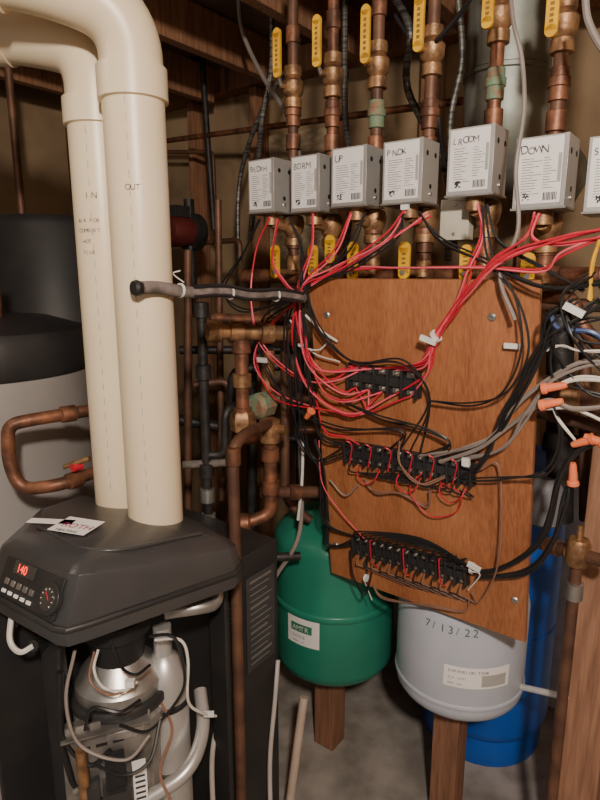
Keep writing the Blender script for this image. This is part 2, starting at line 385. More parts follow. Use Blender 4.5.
for i,(u,w) in enumerate([(-.05,.20),(.0,.21),(.05,.19),(-.06,.1),(.06,.05),(-.06,-.02)]):
    p=V((f0.x,f0.y+.01,.52))+fx*u+Z*w; b.lathe(p,[(.007,0),(.007,.008),(.003,.009)],m_steel,fn,6)
for u in (-.04,-.01,.02): b.box(V((f0.x,f0.y+.01,.70))+fx*u+fn*.0025,(.020,.001,.006),m_dark,(fx,fn,Z))
g0=V((f0.x,f0.y+.01,.60))+fn*.025
b.box(g0+fx*.01,(.05,.045,.055),m_blk,(fx,fn,Z)); b.box(g0+fx*.01+Z*.06,(.035,.035,.05),m_dark,(fx,fn,Z))
b.box(g0-fx*.03+Z*.03,(.022,.03,.03),m_blk,(fx,fn,Z))
b.box(g0+fx*.052+Z*.02,(.025,.02,.075),m_white,(fx,fn,Z))
b.box(g0-fx*.045-Z*.10,(.05,.05,.12),m_iron,(fx,fn,Z)); b.cyl(g0-fx*.045-Z*.04,g0-fx*.045+Z*.12,.010,m_brass)
for i in range(5): b.box(g0+fx*.052+Z*(-.008+.012*i)+fn*.0105,(.018,.001,.004),m_ink,(fx,fn,Z))
b.lathe(g0-Z*.12,[(.035,0),(.04,.01),(.04,.05),(.02,.06)],m_iron,fn,24)
s0=PY(168,740,1.05); s0=V((s0.x,s0.y,0))
b.lathe(s0,[(.04,.25),(.046,.27),(.046,.76),(.03,.80),(.018,.81),(.018,.87)],m_alu,seg=30)
for zz in (.4,.55,.70): b.lathe(s0,[(.046,zz),(.049,zz+.003),(.049,zz+.012),(.046,zz+.015)],m_dark,seg=30)
b.tube(fillet([PY(165,612,1.03),PY(200,607,1.04),PY(216,604,1.06),PY(218,570,1.12)],.03),.014,m_steel)
b.tube(fillet([PY(145,800,.95),PY(190,772,.98),PY(205,730,1.05),PY(200,690,1.12)],.04),.014,m_alu)
b.tube(fillet([PY(60,672,.90),PY(60,740,.90),PY(75,790,.92),PY(110,800,.94)],.03),.006,m_dark)
b.finish(root,bevel=.0015)
b=B("boiler_wiring")
def W(b,pts,m,r=.0022,f=PY,seg=6):
    b.tube(smooth([f(*p) for p in pts],8),r,m,seg)
W(b,[(98,650,.93),(94,670,.90),(104,688,.90),(125,690,.90),(137,682,.92)],m_wwire,.0025)
W(b,[(94,652,.93),(90,680,.89),(110,695,.89),(135,686,.91)],m_brw)
W(b,[(155,640,.98),(180,640,.97),(188,660,.97),(188,700,.98),(200,712,1.0),(216,716,1.04)],m_wwire,.0028)
W(b,[(150,636,.98),(172,636,.96),(181,655,.96),(183,690,.97),(150,730,.93),(120,725,.90)],m_bwire,.003)
W(b,[(60,640,.92),(56,690,.90),(64,740,.90),(90,765,.90),(110,750,.90)],m_bwire,.004)
W(b,[(75,650,.91),(66,700,.89),(80,745,.88),(125,760,.88),(150,735,.90)],m_gwire,.003)
W(b,[(95,765,.88),(125,775,.86),(150,760,.88),(160,720,.92)],m_bwire,.003)
W(b,[(160,700,1.0),(172,730,.97),(160,770,.95),(170,800,.93)],m_brw,.003)
W(b,[(110,640,.95),(120,665,.92),(135,675,.90),(150,665,.93)],m_bwire,.003)
W(b,[(140,700,.92),(120,712,.88),(92,708,.88),(85,730,.88)],m_bwire,.003)
b.box(PY(209,714,1.02),(.02,.006,.010),m_wplast); b.box(PY(130,683,.90),(.016,.01,.012),m_wplast)
b.finish(root)
b=B("pressure_hose"); W(b,[(12,612,.95),(10,640,.93),(20,652,.92),(33,646,.93)],m_wwire,.005); W(b,[(12,612,1.0),(14,625,.97)],m_dark,.008)
W(b,[(33,646,.93),(45,640,.97),(60,632,1.0)],m_dark,.010,seg=10); b.finish(root)
# ---------------------------------------------------------------- zone valves with pipes
pipes=[
 (249,213,293,"BEDRM"),(291,212,333,"BDRM"),(331,207,378,"UP"),(382,204,432,"PNDK"),(446,196,497,"LROOM"),(512,209,561,"DOWN"),(583,212,640,"SV")]
pxys=[]
hz=P(400,272,.17).z
for i,(bl,bb,pp,lab) in enumerate(pipes):
    corner=P(bl,bb,.06); w,s,h=.094,.078,.126
    if i<2: w=.085
    if i==6: w=.1
    pz=P(pp,60,.155); px0,py0=pz.x,pz.y; pxys.append(V((px0,py0,0)))
    b=B("zone_valve")
    c=corner+A*w/2-N*s/2+Z*h/2
    b.box(c,(w,s,h),m_alu,(A,N,Z))
    b.box(c+N*s/2+A*(-.002)+Z*.002,(w*.86,.002,h*.92),m_white,(A,N,Z))
    b.box(c+A*(w/2-.004)+N*(s/2+.001),(.008,.003,h),m_alu,(A,N,Z))
    b.box(c-Z*(h/2+.002),(w+.006,s+.006,.004),m_steel,(A,N,Z))
    for (u,v) in ((.02,.035),(-.02,.035),(.0,-.03)):
        b.lathe(c+A*(w/2)+(-N)*u+Z*v,[(.0055,0),(.0055,.0008)],m_dark,A,12)
    b.lathe(c+A*(w/2)-Z*.045,[(.004,0),(.004,.003)],m_steel,A,10)
    fz=N*(s/2+.0013)
    random.seed(i+3)
    for j in range(14):
        L=random.uniform(.18,.40)*w; b.box(c+fz-A*(w*.36-L/2)+Z*(.024-.0048*j),(L,.0006,.0009),m_ink,(A,N,Z))
    for j in range(12):
        L=random.uniform(.10,.26)*w; b.box(c+fz+A*(w*.06+L/2)+Z*(.024-.0048*j),(L,.0006,.0009),m_ink,(A,N,Z))
    for j in range(9): b.box(c+fz+A*(w*.10+.0028*j)-Z*.044,(.0014 if j%3 else .0022,.0006,.014),m_ink,(A,N,Z))
    for jx in range(5):
        for jy in range(5):
            if random.random()<.6: b.box(c+fz-A*(w*.30-.0026*jx)-Z*(.048-.0026*jy),(.0026,.0006,.0026),m_ink,(A,N,Z))
    b.box(c+fz+A*w*.36+Z*.005,(.006,.0006,.05),m_stamp,(A,N,Z))
    body=V((px0,py0,corner.z-.022))
    b.lathe(body,[(.017,-.06),(.024,-.058),(.024,-.04),(.018,-.036),(.026,-.02),(.030,0),(.026,.016),(.018,.02)],m_brass,Z,20)
    b.cyl(c-Z*(h/2)+Z*.002,c-Z*(h/2+.03),.02,m_brass)
    b.tube([c-Z*(h/2+.025),V((px0,py0,corner.z-.035))],.014,m_brass,14)
    zv=b.finish(bevel=.0015)
    scrawl(lab,corner+N*.0035+A*.010+Z*(h-.030),A,(Z+A*.12).normalized(),.020 if len(lab)<5 else .0175,m_ink,zv)
vz=[(88,(277,33,73)),(76,(317,20,62)),(66,(366,10,58)),(52,(420,0,46)),(18,(490,-22,22)),(26,(555,-18,30)),(20,(620,-30,20))]
for i,p0 in enumerate(pxys):
    pp=pipes[i][2]; r=.0135
    def zz(py): return P(pp,py,.155).z
    b=B("zone_riser_pipe")
    top_=CH-.15
    b.tube([V((p0.x,p0.y,hz)),V((p0.x,p0.y,top_))],r,m_cop if i%3==1 else m_copd,18)
    def lat(z,prof,m): b.lathe(V((p0.x,p0.y,z)),prof,m,Z,20)
    z1=zz(vz[i][0])
    lat(z1,[(.015,-.05),(.022,-.048),(.022,-.026),(.018,-.022),(.026,-.012),(.027,.012),(.018,.022),(.022,.026),(.022,.048),(.015,.05)],m_brass)
    zf=zz(115 if i<4 else 85)
    lat(zf,[(.014,-.03),(.018,-.028),(.018,-.005),(.021,-.003),(.021,.012),(.018,.014),(.018,.03),(.014,.032)],m_verd if i in(2,4) else m_cop)
    lat(zf-.065,[(.014,-.02),(.019,-.018),(.019,.018),(.014,.02)],m_cop)
    zq=P(pp,228,.155).z
    lat(zq-.015,[(.014,-.04),(.019,-.038),(.019,.0),(.022,.002),(.022,.02),(.014,.022)],m_cop)
    lat(zq-.09,[(.014,-.02),(.018,-.018),(.018,.018),(.014,.02)],m_brass)
    lat(z1+.12,[(.014,-.02),(.0175,-.018),(.0175,.018),(.014,.02)],m_cop)
    hx,h0,h1=vz[i][1]
    ha=P(hx,h0,.10); hb=P(hx,h1,.10); hb=V((ha.x,ha.y,hb.z)); st=V((p0.x,p0.y,z1))
    b.cyl(st,st+N*.035-A*.012,.007,m_brass,12)
    b.tube([st+N*.034-A*.012,hb+(ha-hb)*.05],.005,m_steel,8)
    hc=(ha+hb)/2; L=(ha-hb).length
    b.box(hc,(.022,.007,L),m_yel,(A,N,Z)); b.lathe(hc+Z*L/2-N*.0035,[(.011,0),(.011,.007)],m_yel,N,16); b.lathe(hc-Z*L/2-N*.0035,[(.011,0),(.011,.007)],m_yel,N,16)
    for j in range(6): b.box(hc+N*.0040+Z*L*(-.3+.12*j),(.007,.0008,L*.07),m_hp,(A,N,Z))
    b.finish(ang=40,bevel=0)
b=B("header_manifold")
q0=P(243,278,.17); q1=P(660,255,.17); z=hz-.01
L0=V((q0.x,q0.y,z)); L1=V((q1.x,q1.y,z))
b.tube([L0,L1],.019,m_cop,20)
for p0 in pxys:
    k=(p0-V((L0.x,L0.y,0))).dot(A); p=L0+A*k
    b.tube([p-A*.032,p-A*.03,p+A*.03,p+A*.032],0,m_cop,20,rs=[.019,.024,.024,.019])
    b.tube([p,V((p0.x,p0.y,z+.01)),V((p0.x,p0.y,z+.05))],.017,m_cop,16)
b.tube([L0+V((0,0,-.06))-N*.08,L1+V((0,0,-.06))-N*.08],.014,m_copd,16)
b.finish(ang=40)
for hx,h0,h1,tt in [(275,246,277,.06),(313,246,276,.08),(353,243,279,.07),(405,243,278,.07),(467,246,280,.07),(529,254,283,.07),(330,236,262,.12)]:
    b=B("drain_valve_handle"); a=P(hx,h0,tt); c2=P(hx,h1,tt); c2=V((a.x,a.y,c2.z)); hc=(a+c2)/2; L=a.z-c2.z
    b.box(hc,(.026,.007,L-.02),m_yel,(A,N,Z)); b.lathe(hc+Z*(L/2-.01)-N*.0035,[(.013,0),(.013,.007)],m_yel,N,16); b.lathe(hc-Z*(L/2-.01)-N*.0035,[(.013,0),(.013,.007)],m_yel,N,16)
    for j in range(4): b.box(hc+N*.0039+Z*L*(-.2+.13*j),(.009,.0008,L*.06),m_hp,(A,N,Z))
    b.cyl(c2+Z*.012,c2+Z*.012-N*(.150-tt),.007,m_brass,12); b.lathe(c2+Z*.012+N*.0036,[(.006,0),(.006,.004)],m_steel,N,6)
    b.finish()
c=P(508,60,.42); b=B("flue_duct"); zq=zed(150,c.y)
b.tube(fillet([V((c.x,c.y,CH-.17)),V((c.x,c.y,zq)),V((c.x,c.y,zq))-N*.5],.12,8),.10,m_galv,36)
for z in (zq+.16,zq+.42): b.lathe(V((c.x,c.y,z)),[(.1,0),(.104,.003),(.104,.012),(.1,.015)],m_galv,Z,36)
b.finish(ang=40)
# ---------------------------------------------------------------- background piping
b=B("supply_pipe"); b.tube([P(165,141,.80),P(462,101,.55)],.011,m_cop,12)
b.tube(fillet([P(165,152,.85),P(213,152,.85),P(216,240,.85)],.03),.009,m_copd,12)
b.tube(fillet([P(240,262,.5),P(240,240,.5),P(170,245,.6)],.03),.010,m_copd,12)
b.tube([P(198,0,.75),P(214,230,.75)],.012,m_iron,12)
b.finish()
def AC(pts,r=.009,m=m_cable):
    b=B("armored_cable"); pp=smooth([P(*p) for p in pts],14); rs=[r*(1+.08*(k%2)) for k in range(len(pp))]; b.tube(pp,r,m,10,rs=rs); b.finish()
AC([(270,-10,.5),(272,60,.5),(262,120,.5),(258,165,.45),(250,240,.4)])
AC([(300,-10,.6),(296,50,.55),(262,110,.55),(240,180,.6),(238,260,.6)],.008)
AC([(390,-10,.35),(410,30,.3),(408,90,.35),(446,170,.35),(448,260,.3)],.009)
AC([(345,0,.5),(345,110,.5),(352,180,.4),(346,250,.35)],.009)
AC([(458,-5,.3),(462,60,.3),(450,130,.3),(455,250,.25)],.007)
for pts,m,r in [
  ([(238,-10,.5),(242,30,.48),(262,75,.44),(290,120,.35),(300,160,.3)],m_gwire,.007),
  ([(510,-10,.02),(514,25,.0),(522,60,-.0),(524,110,-.01),(516,170,-.02),(518,230,-.03),(500,275,-.03),(515,320,-.03)],m_gwire,.004),
  ([(140,-5,.8),(152,30,.8),(190,58,.8),(215,52,.8)],m_bwire,.010),
  ([(420,60,.15),(455,20,.12),(470,0,.1)],m_bwire,.005),
  ([(395,15,.3),(430,75,.3),(440,130,.3),(444,170,.25)],m_bwire,.005),
  ([(585,-5,.0),(588,20,.0),(600,45,.0),(615,60,.0)],m_gwire,.006),
  ([(-5,88,1.0),(30,92,1.0),(62,104,1.0)],m_bwire,.016),
  ([(-5,168,.9),(30,182,.9),(70,190,.9)],m_bwire,.009)]:
    b=B("hanging_cable"); b.tube(smooth([P(*p) for p in pts],8),r,m,8); b.finish()
b=B("junction_box"); c=P(457,220,.14); b.box(c,(.065,.03,.085),m_beige,(A,N,Z)); b.lathe(c+N*.015+Z*.03,[(.004,0),(.004,.002)],m_steel,N,8); b.lathe(c+N*.015-Z*.03,[(.004,0),(.004,.002)],m_steel,N,8); b.finish(bevel=.003)
# ---------------------------------------------------------------- left pipework
def col(b,p,q,k,r,m):
    d=(q-p).normalized(); c=p.lerp(q,k); b.tube([c-d*.018,c-d*.016,c+d*.016,c+d*.018],0,m,18,rs=[r*1.05,r*1.32,r*1.32,r*1.05])
b=B("boiler_supply_piping")
p1=PY(206,331,1.42); p2=PY(302,334,1.50)
b.tube([p1,p2],.019,m_brass,20)
for k in (.08,.3,.62,.9): col(b,p1,p2,k,.02,m_brass)
b.tube([PY(210,318,1.46),PY(300,322,1.56)],.013,m_cop,16)
t0=PY(241,331,1.45); t1=V((t0.x,t0.y,zed(428,1.45))); b.tube([t0,t1],.017,m_cop,18)
for k in (.15,.5,.85): col(b,t0,t1,k,.018,m_cop if k!=.5 else m_brass)
b.lathe(t1+Z*.02,[(.02,-.03),(.032,-.025),(.034,.0),(.03,.02),(.02,.03)],m_brass,Z,6)
b.tube(fillet([t1,V((t1.x,t1.y,zed(440,1.45))),PY(270,434,1.45)],.03),.016,m_cop,16)
e0=PY(270,420,1.42); e1_=V((e0.x,e0.y,zed(515,1.42))); 
b.tube(fillet([V((e0.x,e0.y,zed(432,1.42))),e1_,PY(243,523,1.40)],.035),.017,m_cop,18)
col(b,e0,e1_,.35,.017,m_cop); col(b,e0,e1_,.7,.017,m_cop)
b.lathe(e0-Z*.03,[(.018,-.03),(.026,-.025),(.028,0),(.026,.03),(.015,.035)],m_brass,Z,16)
b.tube([e0-Z*.02,e0-Z*.02+V((.04,-.02,0))],.012,m_brass,12)
b.tube([PY(262,492,1.44),PY(348,492,1.55)],.016,m_copd,16); col(b,PY(262,492,1.44),PY(348,492,1.55),.35,.016,m_cop)
b.lathe(PY(243,523,1.40),[(.018,-.02),(.025,-.015),(.025,.015),(.018,.02)],m_cop,X,16)
b.finish(ang=40)
b=B("front_return_pipe")
f0=PY(233,460,1.18); zt=zed(447,1.18)
b.tube(fillet([V((f0.x,f0.y,.0)),V((f0.x,f0.y,zt)),V((f0.x+.02,f0.y+.06,zt+.012)),PY(268,424,1.40)],.03),.0128,m_copd,18)
b.lathe(V((f0.x,f0.y,zt-.02)),[(.013,-.02),(.0165,-.018),(.0165,.018),(.013,.02)],m_cop,Z,18)
b.finish(ang=40)
b=B("gas_pipe")
g0=PY(205,420,1.5); 
b.tube([V((g0.x,g0.y,.0)),V((g0.x,g0.y,zed(305,1.5)))],.013,m_iron,16)
for py in (310,372,470,495,520):
    b.lathe(V((g0.x,g0.y,zed(py,1.5))),[(.013,-.02),(.02,-.018),(.02,.018),(.013,.02)],m_iron if py<480 else m_steel,Z,16)
b.tube(fillet([V((g0.x,g0.y,zed(455,1.5))),PY(225,455,1.5),PY(225,410,1.5),PY(262,395,1.6)],.03),.011,m_iron,14)
b.tube([PY(183,465,1.5),PY(235,462,1.5)],.011,m_foam,12)
b.finish(ang=40)
b=B("branch_piping")
for pts,r,m in [([(232,420,1.7),(232,370,1.7),(290,365,1.7)],.014,m_iron),([(285,330,1.6),(285,500,1.6),(310,520,1.6)],.013,m_copd),
  ([(250,400,1.62),(310,398,1.66)],.016,m_copd),([(195,385,1.8),(230,380,1.8),(230,540,1.8)],.012,m_copd),([(300,430,1.7),(345,430,1.7)],.014,m_cop),
  ([(215,560,1.45),(300,556,1.50)],.012,m_iron),([(268,395,1.55),(268,350,1.55)],.018,m_brass),([(188,250,1.9),(188,520,1.9)],.013,m_copd),([(218,200,1.9),(222,500,1.9)],.011,m_copd),
  ([(180,350,2.0),(300,350,2.0)],.014,m_iron),([(252,330,1.85),(252,560,1.85)],.016,m_iron),([(300,350,1.9),(300,600,1.9)],.014,m_iron),([(180,420,1.95),(300,440,1.95)],.018,m_iron)]:
    b.tube(fillet([PY(*p) for p in pts],.04),r,m,14)
b.lathe(PY(262,405,1.5),[(.025,-.03),(.035,-.02),(.035,.02),(.025,.03)],m_verd,N,8)
b.finish(ang=40)
b=B("circulator_pump")
c=P(190,232,.5); b.lathe(c,[(.05,0),(.055,.02),(.055,.09),(.045,.11),(.0,.115)],M("pump_red",(.12,.02,.018),.5),N,28)
b.lathe(c-N*.01,[(.07,-.02),(.07,.02)],m_iron,N,28); b.cyl(c-Z*.2,c+Z*.12,.02,m_iron,14); b.box(c+N*.06+Z*.07,(.06,.07,.04),m_blk,(A,N,Z)); b.finish()
b=B("wrapped_cable_run")
a=PY(136,288,1.045); d=PY(303,297,1.34)
pp=[a.lerp(d,i/10)+Z*(.003*math.sin(i*1.7)) for i in range(11)]
b.tube(smooth(pp,4),.0115,m_foam,14); b.lathe(a,[(.012,-.006),(.0145,0),(.012,.01)],m_dark,(d-a).normalized(),14)
for o in (.018,-.012): b.tube(smooth([p+Z*o*.6+V((0,-.012,0)) for p in pp[3:]],4),.004,m_bwire,8)
for k in (.22,.5,.8):
    c=a.lerp(d,k); b.tube([c-(d-a).normalized()*.002,c+(d-a).normalized()*.002],.0135,m_wplast,14)
b.tube(smooth([a.lerp(d,.24)+Z*.015,a.lerp(d,.22)+V((-.01,-.01,.03)),a.lerp(d,.2)+V((.01,-.01,.035))],5),.0012,m_wplast,5)
b.finish()
b=B("copper_pipe_loop")
L=[PY(92,410,1.36),PY(30,420,1.27),PY(8,425,1.25),PY(8,460,1.25),PY(20,490,1.25),PY(60,485,1.25),PY(95,472,1.33)]
b.tube(fillet(L,.035),.0145,m_cop,18)
for i in (0,5): col(b,L[i],L[i+1],.4,.0145,m_cop)
q=PY(77,467,1.27); b.tube([q-V((.03,0,-.0)),q+V((.03,.0,.02))],.006,m_brass,8); b.lathe(q,[(.009,-.012),(.009,.012)],m_red,N,12)
b.finish(ang=40)
# ---------------------------------------------------------------- lower middle tubes
b=B("condensate_tube"); b.tube(smooth([PY(278,660,1.3),PY(275,700,1.25),PY(270,760,1.2),PY(271,830,1.15)]),.0055,m_tube,10); b.finish()
b=B("overflow_pipe"); b.tube([PY(304,697,1.46),PY(286,830,1.36)],.0125,M("dirty_pvc",(.50,.40,.33),.6),14); b.finish()
b=B("drain_hose"); b.tube(smooth([PY(218,720,1.2),PY(212,760,1.15),PY(214,830,1.1)]),.006,m_tube,10); b.finish()
b=B("tank_drain_fittings")
for pts,m,r in [([(275,578,1.5),(300,530,1.5),(300,440,1.62)],m_gwire,.006),([(303,440,1.5),(302,480,1.5),(298,520,1.5)],m_wplast,.004)]:
    b.tube(smooth([PY(*p) for p in pts]),r,m,8)
b.finish()
# ---------------------------------------------------------------- right pipework
b=B("well_supply_piping")
a=P(540,543,.20); c=P(610,563,.12); b.tube([a,c],.014,m_copd,16); col(b,a,c,.2,.014,m_cop); col(b,a,c,.55,.016,m_brass)
v=P(578,552,.15); b.lathe(v,[(.02,-.03),(.025,-.02),(.025,.02),(.02,.03)],m_brass,Z,14)
b.tube([v+Z*.02,v+Z*.06],.006,m_brass,8)
b.tube([v,V((v.x,v.y,0))],.0125,m_copd,14)
b.lathe(V((v.x,v.y,v.z-.09)),[(.013,-.02),(.019,-.018),(.019,.018),(.013,.02)],m_steel,Z,14)
b.tube([P(540,385,.14),P(620,408,.10)],.024,m_copd,20); b.tube([P(538,412,.2),P(620,432,.2)],.014,m_copd,14)
b.tube(fillet([P(540,298,.25),P(572,296,.22),P(584,330,.22),P(600,345,.2)],.03),.015,m_cop,14)
b.tube([P(560,300,.3),P(560,520,.3)],.03,m_iron,20)
b.tube([P(585,330,.35),P(585,520,.35)],.014,m_copd,14)
b.lathe(P(572,396,.12),[(.028,-.02),(.034,-.015),(.034,.015),(.028,.02)],m_brass,A,18)
b.lathe(P(545,500,.28),[(.03,-.06),(.045,-.05),(.045,.03),(.03,.06)],M("grey_valve",(.16,.16,.18),.5),Z,20)
b.tube([P(545,440,.45),P(620,455,.45)],.03,m_iron,18)
b.finish(ang=40)
b=B("white_drain_pipe"); b.tube([P(522,687,.30),P(566,697,.2)],.008,m_wplast,12); b.finish()
b=B("leaning_panel"); c=P(575,650,.93); b.box(V((c.x,c.y,.45)),(.30,.012,.9),M("pale_blue_board",(.45,.48,.55),.6),(A,N,Z)); b.finish()
# ---------------------------------------------------------------- control board
W_,H_=.521,.80; th=.014
b=B("terminal_board"); cen=TL+bx*W_/2+bd*H_/2
b.box(cen-bn*th/2,(W_,H_,th),m_ply,(bx,bd,bn))
for (px,py) in ((327,315),(492,317),(336,545),(515,600)):
    p=PB(px,py,0); b.lathe(p,[(.0085,0),(.0085,.0015),(.006,.004)],m_steel,bn,16); b.box(p+bn*.0042,(.009,.0015,.0008),m_dark,((bx+bd).normalized(),(bd-bx).normalized(),bn))
b.box(cen-bn*(th+.02)-bd*.25,(.4,.04,.04),m_stud,(bx,bd,bn))
board=b.finish(bevel=.0015)
m_scr=M("terminal_screw",(.55,.52,.47),.35,.9)
strips=[(352,374,420,384,5,.060),(349,450,474,473,12,.054),(357,543,468,573,13,.054)]
term=[]
for (x0,y0,x1,y1,n,hh) in strips:
    p=PB(x0,y0,0); q=PB(x1,y1,0); d=(q-p); L=d.length; d.normalize(); e=bn.cross(d).normalized()
    if e.z<0:e=-e
    b=B("terminal_strip"); c=(p+q)/2
    b.box(c+bn*.004,(L+.01,hh,.008),m_blk,(d,e,bn)); b.box(c+bn*.010,(L,hh*.32,.014),m_blk,(d,e,bn))
    pts=[]
    for i in range(n+1):
        b.box(p+d*(L*i/n)+bn*.012,(.0045,hh*1.0,.022),m_blk,(d,e,bn))
    for i in range(n):
        c2=p+d*(L*(i+.5)/n)
        for s_ in(-1,1):
            t=c2+e*s_*hh*.33
            b.box(t+bn*.009,(L/n*.55,hh*.20,.002),m_scr,(d,e,bn)); b.lathe(t+bn*.010,[(.0038,0),(.0038,.003),(.003,.0042)],m_scr,bn,10)
        pts.append((c2+e*hh*.46+bn*.012,c2-e*hh*.46+bn*.012))
    term.append((pts,e,d)); b.finish(bevel=.0006)
# ---------------------------------------------------------------- low voltage wiring
random.seed(7)
wr=bpy.data.objects.new("thermostat_wiring",None); bpy.context.collection.objects.link(wr)
def jit(v,a): return v+V((random.uniform(-a,a),random.uniform(-a,a),random.uniform(-a,a)))
def bundle(b,pts,n,m,r=.0021,ja=.008,f=PB,end=None,start=None):
    for i in range(n):
        q=[jit(f(*p),ja if 0<k<len(pts)-1 else ja*.6) for k,p in enumerate(pts)]
        if end is not None: q.append(end[i%len(end)])
        if start is not None: q=[start[i%len(start)]]+q
        b.tube(smooth(q,8),r,m[i%len(m)] if isinstance(m,list) else m,6)
t1u=[a for a,_ in term[0][0]]; t1d=[c for _,c in term[0][0]]
t2u=[a for a,_ in term[1][0]]; t2d=[c for _,c in term[1][0]]
t3u=[a for a,_ in term[2][0]]; t3d=[c for _,c in term[2][0]]
RR=[m_red,m_pink,m_red]
b=B("red_wires")
bundle(b,[(270,218,-.02),(258,250,.0),(253,300,.02),(262,345,.03),(300,378,.03),(335,380,.03)],2,RR,ja=.006,end=[t1u[0],t1u[1]])
bundle(b,[(278,218,-.02),(272,260,.0),(285,285,.01),(300,300,.03),(303,345,.04),(325,372,.03)],2,RR,ja=.006,end=t1u[:3])
bundle(b,[(312,214,-.02),(312,250,.0),(300,285,.02),(300,330,.04),(318,368,.04)],2,RR,ja=.006,end=t1u[1:4])
bundle(b,[(352,212,-.02),(335,250,.0),(306,286,.02),(303,330,.04),(312,365,.04),(340,392,.03)],2,RR,ja=.007,end=t1d[:3])
bundle(b,[(405,210,-.02),(385,240,.0),(330,270,.02),(303,290,.03),(304,345,.04),(320,388,.04),(345,400,.03)],2,RR,ja=.007,end=t1d[1:4])
bundle(b,[(298,300,.03),(266,330,.03),(252,360,.03),(275,395,.03),(325,410,.03),(362,412,.03)],2,RR,ja=.010,end=t1d[0:3])
bundle(b,[(300,292,.03),(290,340,.04),(305,385,.04),(350,414,.03)],3,RR,ja=.008,end=t1d[2:5])
bundle(b,[(620,226,.02),(560,240,.03),(505,258,.04),(468,290,.04),(440,332,.03),(425,360,.03)],5,RR,ja=.007,end=t1u[2:5])
bundle(b,[(478,204,-.01),(484,235,.0),(470,270,.02),(458,300,.03),(436,336,.03),(426,365,.03)],3,RR,ja=.006,end=t1u[2:5])
bundle(b,[(536,214,.0),(525,240,.02),(490,262,.03),(455,310,.03),(434,340,.03),(428,372,.03)],3,RR,ja=.006,end=t1d[3:5])
bundle(b,[(620,230,.02),(560,255,.03),(540,272,.03),(480,270,.03),(400,266,.0),(345,270,.0),(310,285,.02)],2,RR,ja=.008)
bundle(b,[(540,214,.02),(532,235,.03),(560,245,.03),(620,232,.03)],2,RR,ja=.006)
bundle(b,[(430,214,-.02),(400,235,.0),(350,262,.01),(310,284,.03)],2,RR,ja=.006)
for i in (1,5,9):
    q=t2d[i]; b.tube(smooth([q,q+bn*.02-term[1][1]*.02,q+bn*.012-term[1][1]*.045+bx*.02,q+bn*.02-term[1][1]*.02+bx*.05,t2d[min(i+2,11)]],6),.0016,m_red if i%2 else m_pink,6)
for i in range(0,12,2):
    q=t2u[i]; b.tube(smooth([q,q+bn*.018+Z*.012,q+bn*.012+Z*.0+bx*.012,t2d[i]+bn*.01],6),.0016,m_red,6)
bundle(b,[(425,470,.01),(410,490,.02),(430,515,.02),(455,512,.02),(460,495,.02),(440,482,.01)],1,m_red,.0016,ja=.002)
bundle(b,[(318,440,.02),(322,480,.03),(340,510,.03)],1,m_pink,.0016,ja=.004,end=[t3u[1]])
bundle(b,[(315,400,.03),(325,430,.03),(345,438,.03)],2,m_red,ja=.006,end=t2u[0:2])
for i in (2,6,10): q=t3u[i]; b.tube(smooth([q,q+bn*.016+Z*.010,t3d[i]+bn*.014,t3d[i]-term[2][1]*.02+bx*.006],6),.0016,m_red,6)
b.finish(wr)
b=B("black_wires"); KK=[m_bwire,m_bwire,m_dark]
bundle(b,[(260,218,-.02),(240,255,-.02),(222,290,-.02),(245,310,.0),(300,296,.02)],2,KK,ja=.006)
bundle(b,[(290,218,-.02),(300,250,.0),(302,290,.03),(306,340,.04),(312,400,.04),(322,438,.03)],3,KK,ja=.006,end=t2u[:3])
bundle(b,[(305,285,.03),(320,330,.03),(352,360,.03),(400,362,.04),(430,400,.02)],3,KK,ja=.007,end=t2u[5:8])
bundle(b,[(298,300,.03),(296,345,.04),(300,400,.04),(314,460,.03)],3,KK,ja=.008,end=t2u[:3])
bundle(b,[(296,300,.03),(265,320,.02),(262,350,.02),(285,400,.03),(335,425,.03),(400,430,.03)],2,KK,ja=.008,end=t2u[4:7])
bundle(b,[(298,290,.03),(288,330,.02),(292,390,.03),(300,440,.03),(318,470,.03),(325,520,.03)],3,KK,ja=.010,end=t3u[0:2])
bundle(b,[(340,400,.03),(380,418,.03),(420,428,.03),(450,442,.03)],3,KK,ja=.006,end=t2u[7:10])
bundle(b,[(488,205,-.01),(500,240,.0),(540,265,.02),(585,292,.04)],2,KK,ja=.006)
bundle(b,[(366,212,-.02),(350,245,.0),(325,275,.01),(303,290,.03)],2,KK,ja=.006)
bundle(b,[(404,212,-.02),(395,240,.0),(350,270,.01),(305,288,.03),(300,320,.04)],3,KK,ja=.006)
bundle(b,[(420,212,-.02),(440,240,.0),(480,262,.01),(545,290,.04),(610,282,.05)],3,KK,ja=.008)
bundle(b,[(483,206,-.01),(492,260,.02),(515,300,.03),(525,350,.04),(505,390,.04),(470,405,.03),(430,400,.03)],2,KK,ja=.006)
bundle(b,[(575,300,.06),(548,320,.06),(540,355,.05),(520,400,.04),(490,440,.03)],4,KK,ja=.008,end=t2u[8:12])
bundle(b,[(610,300,.06),(565,325,.06),(540,350,.05),(505,415,.03),(485,460,.03)],3,KK,.0032,ja=.006,end=t2d[10:12])
bundle(b,[(620,345,.05),(585,335,.06),(570,318,.06),(600,300,.05)],3,KK,ja=.010)
bundle(b,[(590,275,.05),(565,295,.06),(575,330,.06),(600,370,.05),(620,378,.05)],3,KK,ja=.012)
bundle(b,[(620,318,.05),(580,322,.06),(556,338,.06),(560,372,.05),(590,395,.05),(620,400,.05)],3,KK,ja=.010)
bundle(b,[(478,572,.02),(520,560,.03),(545,530,.04),(560,480,.05),(575,455,.05),(610,436,.05)],5,KK,.0032,ja=.006,start=t3u[8:12])
bundle(b,[(478,578,.02),(525,572,.03),(552,540,.05),(566,500,.05),(570,482,.05)],3,KK,.0032,ja=.006)
